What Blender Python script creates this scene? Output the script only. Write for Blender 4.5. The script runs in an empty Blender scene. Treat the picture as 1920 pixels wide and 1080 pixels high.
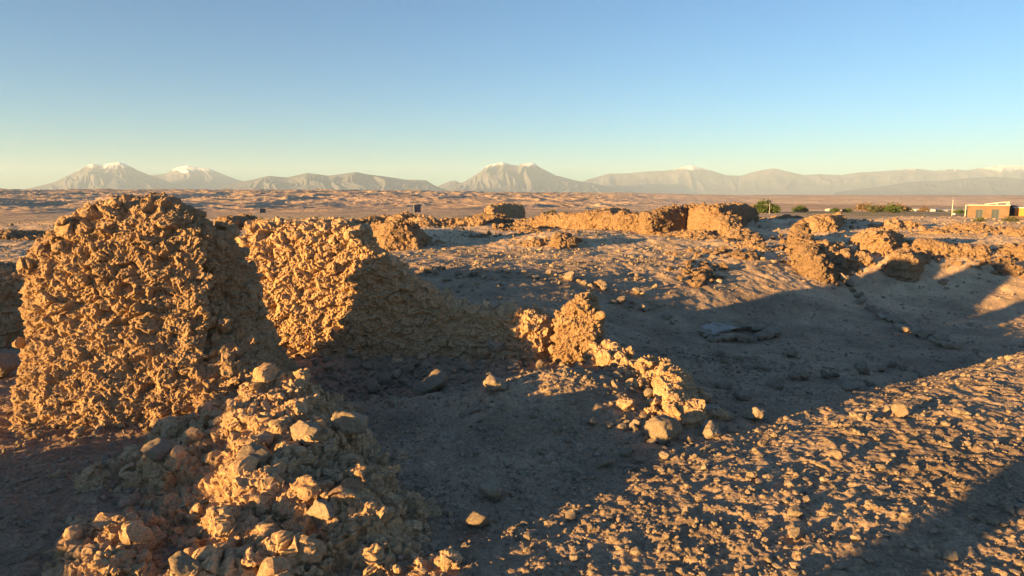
import bpy, math, random
import numpy as np, time
from mathutils import Vector, Matrix

# ------------------------------------------------------------------ camera, sky, sun, exposure
S = bpy.context.scene
C = bpy.context.collection
CAM_H = 1.75
PITCH = math.atan(180/1297)
cam = bpy.data.cameras.new('camera'); cam_o = bpy.data.objects.new('camera', cam); C.objects.link(cam_o)
cam.sensor_width = 36; cam.lens = 1297/1920*36; cam.clip_start = 0.05; cam.clip_end = 60000
cam_o.location = (0, 0, CAM_H); cam_o.rotation_euler = (math.pi/2-PITCH, 0, 0)
S.camera = cam_o
SUN_AZ = math.radians(56)      # light travels this far to the right of the view direction
SUN_EL = math.radians(5.2)
LD = np.array([math.sin(SUN_AZ)*math.cos(SUN_EL), math.cos(SUN_AZ)*math.cos(SUN_EL), -math.sin(SUN_EL)])
w = bpy.data.worlds.new('World'); S.world = w; w.use_nodes = True
nt = w.node_tree; nt.nodes.clear()
sky = nt.nodes.new('ShaderNodeTexSky'); sky.sky_type = 'NISHITA'; sky.sun_disc = False
sky.sun_elevation = SUN_EL; sky.sun_rotation = SUN_AZ+math.pi
sky.altitude = 1500; sky.air_density = 1.0; sky.dust_density = 0.05; sky.ozone_density = 2.2
bg = nt.nodes.new('ShaderNodeBackground'); bg.inputs[1].default_value = 0.045
wo = nt.nodes.new('ShaderNodeOutputWorld')
tint = nt.nodes.new('ShaderNodeVectorMath'); tint.operation = 'MULTIPLY'; tint.inputs[1].default_value = (.68, 1.0, 1.20)
nt.links.new(sky.outputs[0], tint.inputs[0]); nt.links.new(tint.outputs[0], bg.inputs[0]); nt.links.new(bg.outputs[0], wo.inputs[0])
sl = bpy.data.lights.new('sun', 'SUN'); sl.energy = 5.0; sl.angle = math.radians(0.5); sl.color = (1.0, 0.58, 0.19)
so = bpy.data.objects.new('sun', sl); C.objects.link(so)
so.rotation_euler = Vector(LD.tolist()).to_track_quat('-Z', 'Y').to_euler()
S.view_settings.view_transform = 'Standard'; S.view_settings.look = 'None'
S.view_settings.exposure = 2.3; S.view_settings.gamma = 1
S.cycles.volume_bounces = 1

# ------------------------------------------------------------------ numpy noise
def _h(ix, iy, iz, k=0):
    u = np.uint32
    h = ix.astype(u)*u(374761393)+iy.astype(u)*u(668265263)+iz.astype(u)*u(2147483647)+u((k*974634777) & 0xffffffff)
    h = (h ^ (h >> u(13)))*u(1274126177); h = (h ^ (h >> u(16)))*u(2246822519)
    return ((h ^ (h >> u(15))) & u(0xffffff)).astype(np.float32)*np.float32(1/0xffffff)
def vn3(p, k=0):
    i = np.floor(p).astype(np.int32); f = (p-i).astype(np.float32); u = f*f*f*(f*(f*6-15)+10)
    x, y, z = i[:,0], i[:,1], i[:,2]; ux, uy, uz = u[:,0], u[:,1], u[:,2]
    r = 0
    for a in (0,1):
        wx = ux if a else 1-ux
        for b in (0,1):
            wy = uy if b else 1-uy
            for c in (0,1):
                wz = uz if c else 1-uz
                r = r + wx*wy*wz*_h(x+a, y+b, z+c, k)
    return r*2-1
def vn2(x, y, k=0):
    ix = np.floor(x).astype(np.int32); iy = np.floor(y).astype(np.int32)
    fx = (x-ix); fy = (y-iy); ux = fx*fx*fx*(fx*(fx*6-15)+10); uy = fy*fy*fy*(fy*(fy*6-15)+10); z = np.zeros_like(ix)
    return ((1-ux)*(1-uy)*_h(ix,iy,z,k)+ux*(1-uy)*_h(ix+1,iy,z,k)+(1-ux)*uy*_h(ix,iy+1,z,k)+ux*uy*_h(ix+1,iy+1,z,k))*2-1
def fbm2(x, y, o=4, k=0, g=.5):
    r = 0; a = 1
    for i in range(o):
        r = r + a*vn2(x, y, k+i); a *= g
        x, y = (x*1.62+y*1.18+3.1), (-x*1.18+y*1.62+7.7)
    return r
def fbm3(p, o=4, k=0, g=.5):
    r = 0; a = 1
    for i in range(o): r = r + a*vn3(p, k+i); a *= g; p = p*2.03+5.3
    return r
def worley(p, k=0):
    i = np.floor(p).astype(np.int32); f1 = np.full(len(p), 9., np.float32); f2 = f1.copy(); cid = np.zeros(len(p), np.float32); fac = cid.copy(); p = p.astype(np.float32)
    for a in (-1,0,1):
        for b in (-1,0,1):
            for c in (-1,0,1):
                x, y, z = i[:,0]+a, i[:,1]+b, i[:,2]+c
                h0 = _h(x,y,z,k); h1 = (h0*977.3) % 1; h2 = (h0*3571.7) % 1; h3 = (h0*179.9) % 1
                dx = p[:,0]-x-h0; dy = p[:,1]-y-h1; dz = p[:,2]-z-h2
                d = np.sqrt(dx*dx+dy*dy+dz*dz)
                m = d < f1; f2 = np.where(m, f1, np.minimum(f2, d)); cid = np.where(m, h3, cid); f1 = np.where(m, d, f1)
                fac = np.where(m, dx*(h1*2-1)+dy*(h2*2-1)+dz*(h3*2-1.3), fac)
    return f1, f2, cid, fac
def sstep(a, b, x): t = np.clip((x-a)/(b-a), 0, 1); return t*t*(3-2*t)

# ------------------------------------------------------------------ pixel helpers (photo pixels -> metres at a given distance)
def dep(py): return PITCH+math.atan((py-540)/1297)
def D_of(py, z=0.0): return (CAM_H-z)/math.tan(dep(py))
def X_of(px, D, z=0.0):
    return (px-960)/1297*(D*math.cos(PITCH)+(CAM_H-z)*math.sin(PITCH))
def Z_of(py, D): return CAM_H-D*math.tan(dep(py))

# ------------------------------------------------------------------ ground height
def gauss(x, y, cx, cy, rx, ry, rot=0):
    c, s = math.cos(rot), math.sin(rot); dx, dy = x-cx, y-cy
    u = (dx*c+dy*s)/rx; v = (-dx*s+dy*c)/ry
    return np.exp(-(u*u+v*v))
MOUNDS = []   # (cx, cy, rx, ry, rot, h)
def macro(x, y):
    r = np.hypot(x, y)+1e-6; az = np.degrees(np.arctan2(x, y))
    yy = y-.5*np.clip(x-1, 0, 6); nn = x*.559-y*.829; al = x*.829+y*.559
    z = -0.56*sstep(3.2, 9.5, al)*sstep(-2.85, -4.1, nn)*sstep(13.5, 9.5, yy)*sstep(20, 15, al)*sstep(-.5, 2.5, x)+(.34*sstep(8.8, 14, yy)+.016*np.clip(al-13, 0, 25)*sstep(12, 16, y))*sstep(46, 30, r)
    z = z+.032*np.clip(al-1.2, 0, 9)*sstep(-2.95, -2.55, nn)*sstep(20, 12, r)*sstep(0, 1, y)
    z = z-0.20*gauss(x, y, -1.35, 6.5, .95, .6)
    z = z+0.17*gauss(x, y, .42, 5.75, .95, .68, .3)+.08*gauss(x, y, .4, 5.5, 1.0, .55)
    for (cx, cy, rx, ry, ro, h) in MOUNDS: z = z+h*gauss(x, y, cx, cy, rx, ry, ro)
    a = sstep(9, 20, r)*sstep(70, 45, r)
    z = z+a*(.075*fbm2(x*.22, y*.22, 3, 11)+.05*fbm2(x*.9, y*.9, 2, 15))
    lr = np.log(r)
    left = np.interp(lr, np.log([45,60,90,150,250,400,800,1400,2200,3500,9000,20000]), [0,-.9,-2.4,-3.4,-4.9,-6.6,-1.5,5.0,-3,-30,-60,-60])
    mid  = np.interp(lr, np.log([45,60,90,150,250,400,800,1600,2600,4500,9000,20000]), [0,-.9,-2.4,-3.4,-4.9,-6.6,-5.0,-1.0,-3.0,-25,-60,-60])
    rgt  = np.interp(lr, np.log([30,45,60,90,150,250,400,700,900,1300,2000,4000,9000,20000]), [0,-.15,-.9,-1.9,-3.3,-4.9,-7.4,-9.4,-6.6,-6.5,-9,-13,-31,-60])
    t1 = sstep(-12, 6, az); t2 = sstep(8, 22, az)
    far = left*(1-t1)+mid*t1; far = far*(1-t2)+rgt*t2
    z = z+far
    # badlands relief
    m = sstep(170, 420, r)*(1-.84*sstep(3, 17, az))
    m = m*sstep(9000, 4000, r)
    if np.any(m > 0):
        wx = x+18*fbm2(x*.012, y*.012, 2, 31); wy = y+18*fbm2(x*.012, y*.012, 2, 41)
        rg = 0; am = 1; f = 1/46.
        for i in range(6):
            n = 1-np.abs(fbm2(wx*f*1.25, wy*f*.8, 1, 50+i)); rg = rg+am*n*n; am *= .52; f *= 2.0
        z = z+m*(3.3*(rg-1.0)*(.55+.45*sstep(200, 900, r)))
    # gentle undulation of the far plain
    z = z+sstep(80, 300, r)*(.5*fbm2(x*.01, y*.01, 3, 61))*sstep(20000, 6000, r)
    # smooth sand bank of the track at 85 m
    z = z+1.05*np.exp(-((r-84-6*np.sin(az*.12))/5)**2)*(sstep(-29, -26, -np.abs(az+0))*0+sstep(-23, -20, az)*sstep(0, -3, az)+sstep(-30, -32, az))
    return z
def micro(x, y):
    r = np.hypot(x, y)
    a = sstep(60, 20, r)
    z = a*(.009*fbm2(x*1.7, y*1.7, 3, 71)+.011*fbm2(x*9, y*9, 3, 81, .6)+sstep(8,14,r)*.016*fbm2(x*4, y*4, 3, 86, .6))
    b = sstep(16, 7, r)
    cl = fbm2(x*26, y*26, 3, 91, .7)
    z = z+b*.0065*cl
    # clods: loose soil lumps, stronger on the open gravel in front and at the wall foot
    k = np.clip(fbm2(x*13, y*13, 2, 95)-.25, 0, 1)
    z = z+b*.013*k*sstep(-.6, .5, fbm2(x*.8, y*.8, 2, 99))
    return z
def gz(x, y):
    x = np.atleast_1d(np.asarray(x, float)); y = np.atleast_1d(np.asarray(y, float))
    return macro(x, y)+micro(x, y)
def g1(x, y): return float(gz(x, y)[0])

# ------------------------------------------------------------------ mesh helpers
def mesh_np(name, v, f, mat=None, smooth=True):
    me = bpy.data.meshes.new(name)
    v = np.asarray(v, np.float32); f = np.asarray(f, np.int32); n, k = f.shape
    me.vertices.add(len(v)); me.vertices.foreach_set('co', v.ravel())
    me.loops.add(n*k); me.loops.foreach_set('vertex_index', f.ravel())
    me.polygons.add(n); me.polygons.foreach_set('loop_start', np.arange(0, n*k, k, dtype=np.int32))
    me.polygons.foreach_set('loop_total', np.full(n, k, np.int32))
    me.polygons.foreach_set('use_smooth', np.full(n, smooth, bool))
    me.update(calc_edges=True)
    if mat: me.materials.append(mat)
    return me
def link(name, me, parent=None, loc=None):
    o = bpy.data.objects.new(name, me); C.objects.link(o)
    if loc is not None: o.location = loc
    if parent: o.parent = parent
    return o
def tag(o, label=None, cat=None, group=None, kind=None):
    if label: o['label'] = label
    if cat: o['category'] = cat
    if group: o['group'] = group
    if kind: o['kind'] = kind
    return o
class MB:
    def __init__(s): s.v = []; s.f = []; s.n = 0
    def add(s, v, f): s.v.append(np.asarray(v, float)); s.f += [tuple(int(i)+s.n for i in q) for q in f]; s.n += len(v)
    def box(s, x0, x1, y0, y1, z0, z1):
        v = [(x,y,z) for x in (x0,x1) for y in (y0,y1) for z in (z0,z1)]
        s.add(v, [(0,1,3,2),(4,6,7,5),(0,4,5,1),(2,3,7,6),(0,2,6,4),(1,5,7,3)])
    def tube(s, a, b, r0, r1=None, n=8):
        r1 = r0 if r1 is None else r1; a = np.array(a, float); b = np.array(b, float); d = b-a; d /= np.linalg.norm(d)
        u = np.cross(d, [0,0,1.] if abs(d[2]) < .9 else [1.,0,0]); u /= np.linalg.norm(u); w_ = np.cross(d, u)
        v = [a+r0*(math.cos(t)*u+math.sin(t)*w_) for t in np.linspace(0, 2*math.pi, n, endpoint=False)]
        v += [b+r1*(math.cos(t)*u+math.sin(t)*w_) for t in np.linspace(0, 2*math.pi, n, endpoint=False)]
        s.add(v, [(i,(i+1)%n,n+(i+1)%n,n+i) for i in range(n)]+[tuple(range(n-1,-1,-1)), tuple(range(n,2*n))])
    def build(s, name, mat, parent=None, loc=(0,0,0), smooth=False):
        me = bpy.data.meshes.new(name); me.from_pydata(np.concatenate(s.v).tolist(), [], s.f); me.materials.append(mat)
        if smooth: me.polygons.foreach_set('use_smooth', [True]*len(me.polygons))
        return link(name, me, parent, loc)
def ico(sub):
    import bmesh
    bm = bmesh.new(); bmesh.ops.create_icosphere(bm, subdivisions=sub, radius=1)
    v = np.array([q.co[:] for q in bm.verts]); f = np.array([[q.index for q in p.verts] for p in bm.faces]); bm.free(); return v, f
ICO1 = ico(1); ICO2 = ico(2); ICO3 = ico(3); ICO4 = ico(4)
R = np.random.default_rng(7)
def stone_shape(base, cuts=9, rough=.06, flat=1.0, rng=R):
    v = base[0].copy()
    for _ in range(cuts):
        n = rng.normal(size=3); n /= np.linalg.norm(n); d = rng.uniform(.45, .82)
        q = v@n-d; v -= np.clip(q, 0, None)[:,None]*n*.92
    v += v*(rough*fbm3(v*2.2+rng.uniform(0,99,3), 3, 3))[:,None]
    v[:,2] *= flat
    return v
LIB1 = [stone_shape(ICO1, 5) for _ in range(20)]
LIB2 = [stone_shape(ICO2, 12) for _ in range(30)]
def rotm(rng, tilt=.4):
    a = rng.uniform(0, 2*math.pi); bx, by = rng.normal(0, tilt, 2)
    return np.array((Matrix.Rotation(bx,3,'X') @ Matrix.Rotation(by,3,'Y') @ Matrix.Rotation(a,3,'Z')))
def place_many(lib, faces, pos, size, rng, flat=.7, tilt=.4):
    """pos (n,3), size (n,) -> joined verts/faces"""
    V = []; F = []; off = 0
    for p, s in zip(pos, size):
        b = lib[rng.integers(len(lib))]
        sc = np.array([rng.uniform(.75,1.3), rng.uniform(.7,1.1), flat*rng.uniform(.75,1.25)])*s
        V.append((b*sc)@rotm(rng, tilt).T+p); F.append(faces+off); off += len(b)
    return np.concatenate(V), np.concatenate(F)
def remesh(v, f, voxel):
    me = bpy.data.meshes.new('tmp')
    me.from_pydata(v.tolist(), [], [tuple(q) for q in f]) if not isinstance(f, np.ndarray) else None
    if isinstance(f, np.ndarray): bpy.data.meshes.remove(me); me = mesh_np('tmp', v, f)
    o = bpy.data.objects.new('tmp', me); C.objects.link(o)
    m = o.modifiers.new('r', 'REMESH'); m.mode = 'VOXEL'; m.voxel_size = voxel; m.adaptivity = 0
    dg = bpy.context.evaluated_depsgraph_get(); e = o.evaluated_get(dg); t = e.to_mesh()
    n = len(t.vertices); co = np.empty(n*3, np.float32); t.vertices.foreach_get('co', co)
    no = np.empty(n*3, np.float32); t.vertices.foreach_get('normal', no)
    k = len(t.polygons); lp = np.empty(k*4, np.int32); t.loops.foreach_get('vertex_index', lp)
    e.to_mesh_clear(); bpy.data.objects.remove(o); bpy.data.meshes.remove(me)
    return co.reshape(-1,3), no.reshape(-1,3), lp.reshape(-1,4)
def erode(co, no, s=1.0, pits=1.0, k=0, amp=1.0):
    """s = feature scale: 1 near walls; larger for far ones"""
    p = co.astype(np.float64)+k*3.7
    wv = np.stack([vn3(p*(12/s)+k_, 60+k_) for k_ in (1,2,3)], -1)*.022*s
    p2 = p+wv
    d = s*(.020*fbm3(p*(5/s), 2, 5)+.007*(1-2.2*np.abs(vn3(p2*(33/s), 10)))+.007*vn3(p*(80/s), 11))
    f1, f2, c, fa = worley(p2*np.array([7,7,11])/s, 13); e = np.clip((f2-f1)*5, 0, 1)
    d += s*pits*(.055*(c-.5)*e+.066*fa*e+.012*e)
    f1, f2, c, fa = worley(p2*np.array([17,17,23])/s, 23); e = np.clip((f2-f1)*5, 0, 1)
    d += s*pits*(.022*(c-.5)*e+.026*fa*e+.004*e-.035*(c > .85)*np.clip(.6-f1, 0, 1)*2)
    if s < 1.25: f1, f2, c, fa = worley(p2*(42/s), 33)
    if s < 1.25: d += s*pits*(.012*(c-.5)+.013*fa)
    d = d*amp
    return co+no*d[:,None].astype(np.float32)

# ------------------------------------------------------------------ materials
def mat(name): m = bpy.data.materials.new(name); m.use_nodes = True; n = m.node_tree; n.nodes.clear(); return m, n
def rock_mat(name, c1, c2, c3, scale=1.0, bump=1.0, fine=60, rough=.95, coarse=1.3):
    m, n = mat(name); N = n.nodes.new; L = n.links.new
    out = N('ShaderNodeOutputMaterial'); b = N('ShaderNodeBsdfPrincipled'); b.inputs['Roughness'].default_value = rough
    b.inputs['Specular IOR Level'].default_value = .12
    g = N('ShaderNodeNewGeometry'); oi = N('ShaderNodeObjectInfo')
    ad = N('ShaderNodeVectorMath'); ad.operation = 'ADD'; L(g.outputs['Position'], ad.inputs[0])
    ad.inputs[1].default_value = (0, 0, 0)
    def noise(sc, det, ro=.6, dist=0):
        t = N('ShaderNodeTexNoise'); t.inputs['Scale'].default_value = sc*scale; t.inputs['Detail'].default_value = det
        t.inputs['Roughness'].default_value = ro; t.inputs['Distortion'].default_value = dist; L(ad.outputs[0], t.inputs['Vector']); return t
    a = noise(coarse, 6, .65, .4); b2 = noise(14, 8, .7); b3 = noise(fine, 6, .7)
    r1 = N('ShaderNodeValToRGB'); r1.color_ramp.elements[0].position = .35; r1.color_ramp.elements[0].color = (*c1, 1)
    r1.color_ramp.elements[1].position = .66; r1.color_ramp.elements[1].color = (*c2, 1); L(a.outputs[0], r1.inputs[0])
    mx = N('ShaderNodeMix'); mx.data_type = 'RGBA'; L(r1.outputs[0], mx.inputs['A']); mx.inputs['B'].default_value = (*c3, 1)
    mr = N('ShaderNodeMapRange'); mr.inputs['From Min'].default_value = .52; mr.inputs['From Max'].default_value = .72
    mr.inputs['To Max'].default_value = .75; L(b2.outputs[0], mr.inputs['Value']); L(mr.outputs[0], mx.inputs['Factor'])
    # fine value grain
    mr2 = N('ShaderNodeMapRange'); mr2.inputs['From Min'].default_value = .3; mr2.inputs['From Max'].default_value = .7
    mr2.inputs['To Min'].default_value = .62; mr2.inputs['To Max'].default_value = 1.3; L(b3.outputs[0], mr2.inputs['Value'])
    oi_r = N('ShaderNodeMapRange'); oi_r.inputs['To Min'].default_value = .78; oi_r.inputs['To Max'].default_value = 1.12; L(oi.outputs['Random'], oi_r.inputs['Value'])
    mu = N('ShaderNodeMath'); mu.operation = 'MULTIPLY'; L(mr2.outputs[0], mu.inputs[0]); L(oi_r.outputs[0], mu.inputs[1])
    vm = N('ShaderNodeVectorMath'); vm.operation = 'SCALE'; L(mx.outputs['Result'], vm.inputs[0]); L(mu.outputs[0], vm.inputs['Scale'])
    L(vm.outputs[0], b.inputs['Base Color'])
    bp = N('ShaderNodeBump'); bp.inputs['Strength'].default_value = .8; bp.inputs['Distance'].default_value = .03*bump; L(b2.outputs[0], bp.inputs['Height'])
    bp2 = N('ShaderNodeBump'); bp2.inputs['Strength'].default_value = .8; bp2.inputs['Distance'].default_value = .016*bump; L(b3.outputs[0], bp2.inputs['Height'])
    L(bp.outputs[0], bp2.inputs['Normal']); L(bp2.outputs[0], b.inputs['Normal']); L(b.outputs[0], out.inputs[0])
    return m
def plain(name, c, rough=.8, var=.15, scale=3, metal=0):
    m, n = mat(name); N = n.nodes.new; L = n.links.new
    out = N('ShaderNodeOutputMaterial'); b = N('ShaderNodeBsdfPrincipled'); b.inputs['Roughness'].default_value = rough; b.inputs['Metallic'].default_value = metal
    t = N('ShaderNodeTexNoise'); t.inputs['Scale'].default_value = scale; t.inputs['Detail'].default_value = 5
    g = N('ShaderNodeNewGeometry'); L(g.outputs['Position'], t.inputs['Vector'])
    r = N('ShaderNodeValToRGB'); r.color_ramp.elements[0].position = .3; r.color_ramp.elements[1].position = .7
    r.color_ramp.elements[0].color = tuple(q*(1-var) for q in c)+(1,); r.color_ramp.elements[1].color = tuple(min(1, q*(1+var)) for q in c)+(1,)
    L(t.outputs[0], r.inputs[0]); L(r.outputs[0], b.inputs['Base Color']); L(b.outputs[0], out.inputs[0]); return m
M = {}
M['wall'] = rock_mat('caliche_masonry', (.44,.295,.17), (.54,.37,.22), (.30,.19,.108))
M['wall_pale'] = rock_mat('pale_masonry', (.38,.285,.185), (.46,.345,.225), (.29,.205,.13))
M['wall_far'] = rock_mat('far_masonry', (.34,.225,.135), (.42,.29,.18), (.22,.14,.08), .55, 3.5)
M['stone'] = rock_mat('loose_stone', (.35,.27,.19), (.44,.35,.25), (.25,.18,.12), 1.5)
M['slab'] = rock_mat('grey_slab', (.38,.33,.28), (.46,.41,.35), (.32,.27,.22), 1.0, .5)
M['gravel'] = rock_mat('gravel', (.27,.20,.14), (.55,.43,.31), (.16,.12,.09), 6, .3, coarse=9)
# ground: gravel soil, reddish by the big wall, sand further out
def ground_mat():
    m, n = mat('desert_ground'); N = n.nodes.new; L = n.links.new
    out = N('ShaderNodeOutputMaterial'); b = N('ShaderNodeBsdfPrincipled'); b.inputs['Roughness'].default_value = .95
    b.inputs['Specular IOR Level'].default_value = .1
    g = N('ShaderNodeNewGeometry')
    at = N('ShaderNodeAttribute'); at.attribute_name = 'soil'
    def noise(sc, det, ro=.6):
        t = N('ShaderNodeTexNoise'); t.inputs['Scale'].default_value = sc; t.inputs['Detail'].default_value = det; t.inputs['Roughness'].default_value = ro
        L(g.outputs['Position'], t.inputs['Vector']); return t
    a = noise(.9, 9, .75); f = noise(45, 8, .75); f2 = noise(.02, 8, .7); v = N('ShaderNodeTexVoronoi'); v.inputs['Scale'].default_value = 55; L(g.outputs['Position'], v.inputs['Vector'])
    def mul(src, lo, hi, a0=.3, a1=.7):
        r = N('ShaderNodeMapRange'); r.inputs['From Min'].default_value = a0; r.inputs['From Max'].default_value = a1
        r.inputs['To Min'].default_value = lo; r.inputs['To Max'].default_value = hi; L(src, r.inputs['Value']); return r.outputs[0]
    def mm(x, y): q = N('ShaderNodeMath'); q.operation = 'MULTIPLY'; L(x, q.inputs[0]); L(y, q.inputs[1]); return q.outputs[0]
    val = mm(mm(mul(a.outputs[0], .72, 1.25, .38, .62), mul(f.outputs[0], .6, 1.4)), mm(mul(v.outputs['Color'], .85, 1.15, 0, 1), mul(f2.outputs[0], .85, 1.15)))
    vm = N('ShaderNodeVectorMath'); vm.operation = 'SCALE'; L(at.outputs['Color'], vm.inputs[0]); L(val, vm.inputs['Scale']); L(vm.outputs[0], b.inputs['Base Color'])
    bp = N('ShaderNodeBump'); bp.inputs['Strength'].default_value = .8; bp.inputs['Distance'].default_value = .014; L(f.outputs[0], bp.inputs['Height'])
    bp2 = N('ShaderNodeBump'); bp2.inputs['Strength'].default_value = .5; bp2.inputs['Distance'].default_value = .004; L(v.outputs['Distance'], bp2.inputs['Height']); L(bp.outputs[0], bp2.inputs['Normal'])
    c7 = noise(7, 8, .7); bp3 = N('ShaderNodeBump'); bp3.inputs['Strength'].default_value = .6; bp3.inputs['Distance'].default_value = .05; L(c7.outputs[0], bp3.inputs['Height']); L(bp2.outputs[0], bp3.inputs['Normal'])
    c8 = noise(.06, 12, .62); bp4 = N('ShaderNodeBump'); bp4.inputs['Distance'].default_value = 10; L(c8.outputs[0], bp4.inputs['Height']); L(bp3.outputs[0], bp4.inputs['Normal']); L(at.outputs['Alpha'], bp4.inputs['Strength'])
    L(bp4.outputs[0], b.inputs['Normal']); L(b.outputs[0], out.inputs[0]); return m
M['ground'] = ground_mat()

# ------------------------------------------------------------------ things first registered as mounds under far ruins
MOUNDS += [(10.6, 26.5, 4.0, 2.0, 0, .25), (1.6, 19.5, 2.6, 1.2, .1, .32), (-2.4, 21, 1.6, 1.3, 0, .35), (9.6, 15.6, 1.6, 1.3, 0, .22),
           (15, 17.5, 2.2, 1.3, 0, .2), (30, 38, 9, 5, 0, .55), (20, 34, 4, 3, 0, .3), (-16, 30, 5, 3, 0, .4), (1.55, 7.7, .8, .8, 0, .05),
           (5.2, 22.2, 3, 1.1, 0, -.22), (0.1, 21.8, 1.7, .9, 0, -.12), (9.8, 19.5, 1.6, 1.2, 0, -.2)]

# ------------------------------------------------------------------ ground sheet (graded polar grid: fine nearby, reaching past the mountains)
def build_ground():
    az = np.concatenate([np.linspace(-180, -55, 90, endpoint=False), np.linspace(-55, -42, 60, endpoint=False), np.linspace(-42, 42, 620, endpoint=False),
                         np.linspace(42, 55, 60, endpoint=False), np.linspace(55, 180, 90, endpoint=False)])
    rr = [.4]
    while rr[-1] < 15500:
        r = rr[-1]
        rr.append(r*(1+(.02 if r < 1.8 else .0028 if r < 9 else .0035 if r < 40 else .007 if r < 2500 else .03)))
    rr = np.array(rr); A, Rr = np.meshgrid(np.radians(az), rr)
    x = (Rr*np.sin(A)).ravel(); y = (Rr*np.cos(A)).ravel()
    z = gz(x, y)
    n, k = len(rr), len(az)
    i = np.arange(n-1)[:,None]*k; j = np.arange(k)[None,:]; j2 = (j+1) % k
    f = np.stack([i+j, i+j2, i+k+j2, i+k+j], -1).reshape(-1, 4)
    # centre cap
    v = np.stack([x, y, z], -1); c = len(v); v = np.concatenate([v, [[0, 0, g1(0,0)]]])
    me = mesh_np('ground', v, f[:, ::-1].copy(), M['ground'])
    # soil colour: gravel grey-tan, red earth by the big wall, yellow sand banks, brown plain
    r = np.hypot(x, y); azd = np.degrees(np.arctan2(x, y))
    col = np.empty((len(v), 4), np.float32); col[:,3] = 1
    base = np.array([.39,.280,.185]); red = np.array([.34,.215,.135]); sand = np.array([.52,.39,.23]); bad = np.array([.60,.43,.29]); brn = np.array([.50,.33,.21]); pale = np.array([.80,.60,.41])
    def mix(a, b, t): return a*(1-t[:,None])+b*t[:,None]
    c_ = np.tile(base, (len(x), 1))
    c_ = mix(c_, red, .85*np.clip(gauss(x, y, -3.4, 4.6, 2.2, 1.5)*1.4, 0, 1)*sstep(-1.6, -2.6, x))
    c_ = mix(c_, np.array([.64,.46,.29]), sstep(11, 20, r))
    c_ = mix(c_, sand, sstep(60, 75, r)*sstep(130, 95, r)*(.35+.65*sstep(.0, .4, 1.0*np.exp(-((r-84-6*np.sin(azd*.12))/5)**2)))*sstep(12,-2,azd)*.9)
    c_ = mix(c_, sand*1.02, sstep(60, 80, r)*sstep(190, 160, r)*sstep(22, 28, azd))
    c_ = mix(c_, bad, sstep(120, 260, r)*sstep(14, 4, azd))
    c_ = mix(c_, pale, sstep(200, 320, r)*sstep(4, 14, azd))
    band = fbm2(azd*.25, np.log(r)*9, 4, 111)
    c_ = mix(c_, brn, .8*sstep(300, 420, r)*sstep(760, 620, r)*sstep(14, 24, azd)*sstep(-.6, .1, band+.5))
    c_ = mix(c_, brn, .75*sstep(1500, 2300, r)*sstep(2, 10, azd)*sstep(-.5, .5, band))
    c_ = mix(c_, brn, .35*sstep(180, 300, r)*sstep(-.2, .8, fbm2(azd*.3+9, np.log(r)*14, 4, 121)))
    c_ = mix(c_, np.array([.25,.23,.10]), .55*sstep(170, 190, r)*sstep(330, 260, r)*sstep(19, 24, azd)*sstep(36, 33.5, azd))
    col[:-1,:3] = c_; col[-1,:3] = base; col[:-1,3] = .85*sstep(50, 110, r); col[-1,3] = 0
    a = me.attributes.new('soil', 'FLOAT_COLOR', 'POINT'); a.data.foreach_set('color', col.ravel())
    tag(link('ground', me), kind='structure')
build_ground()

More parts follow.
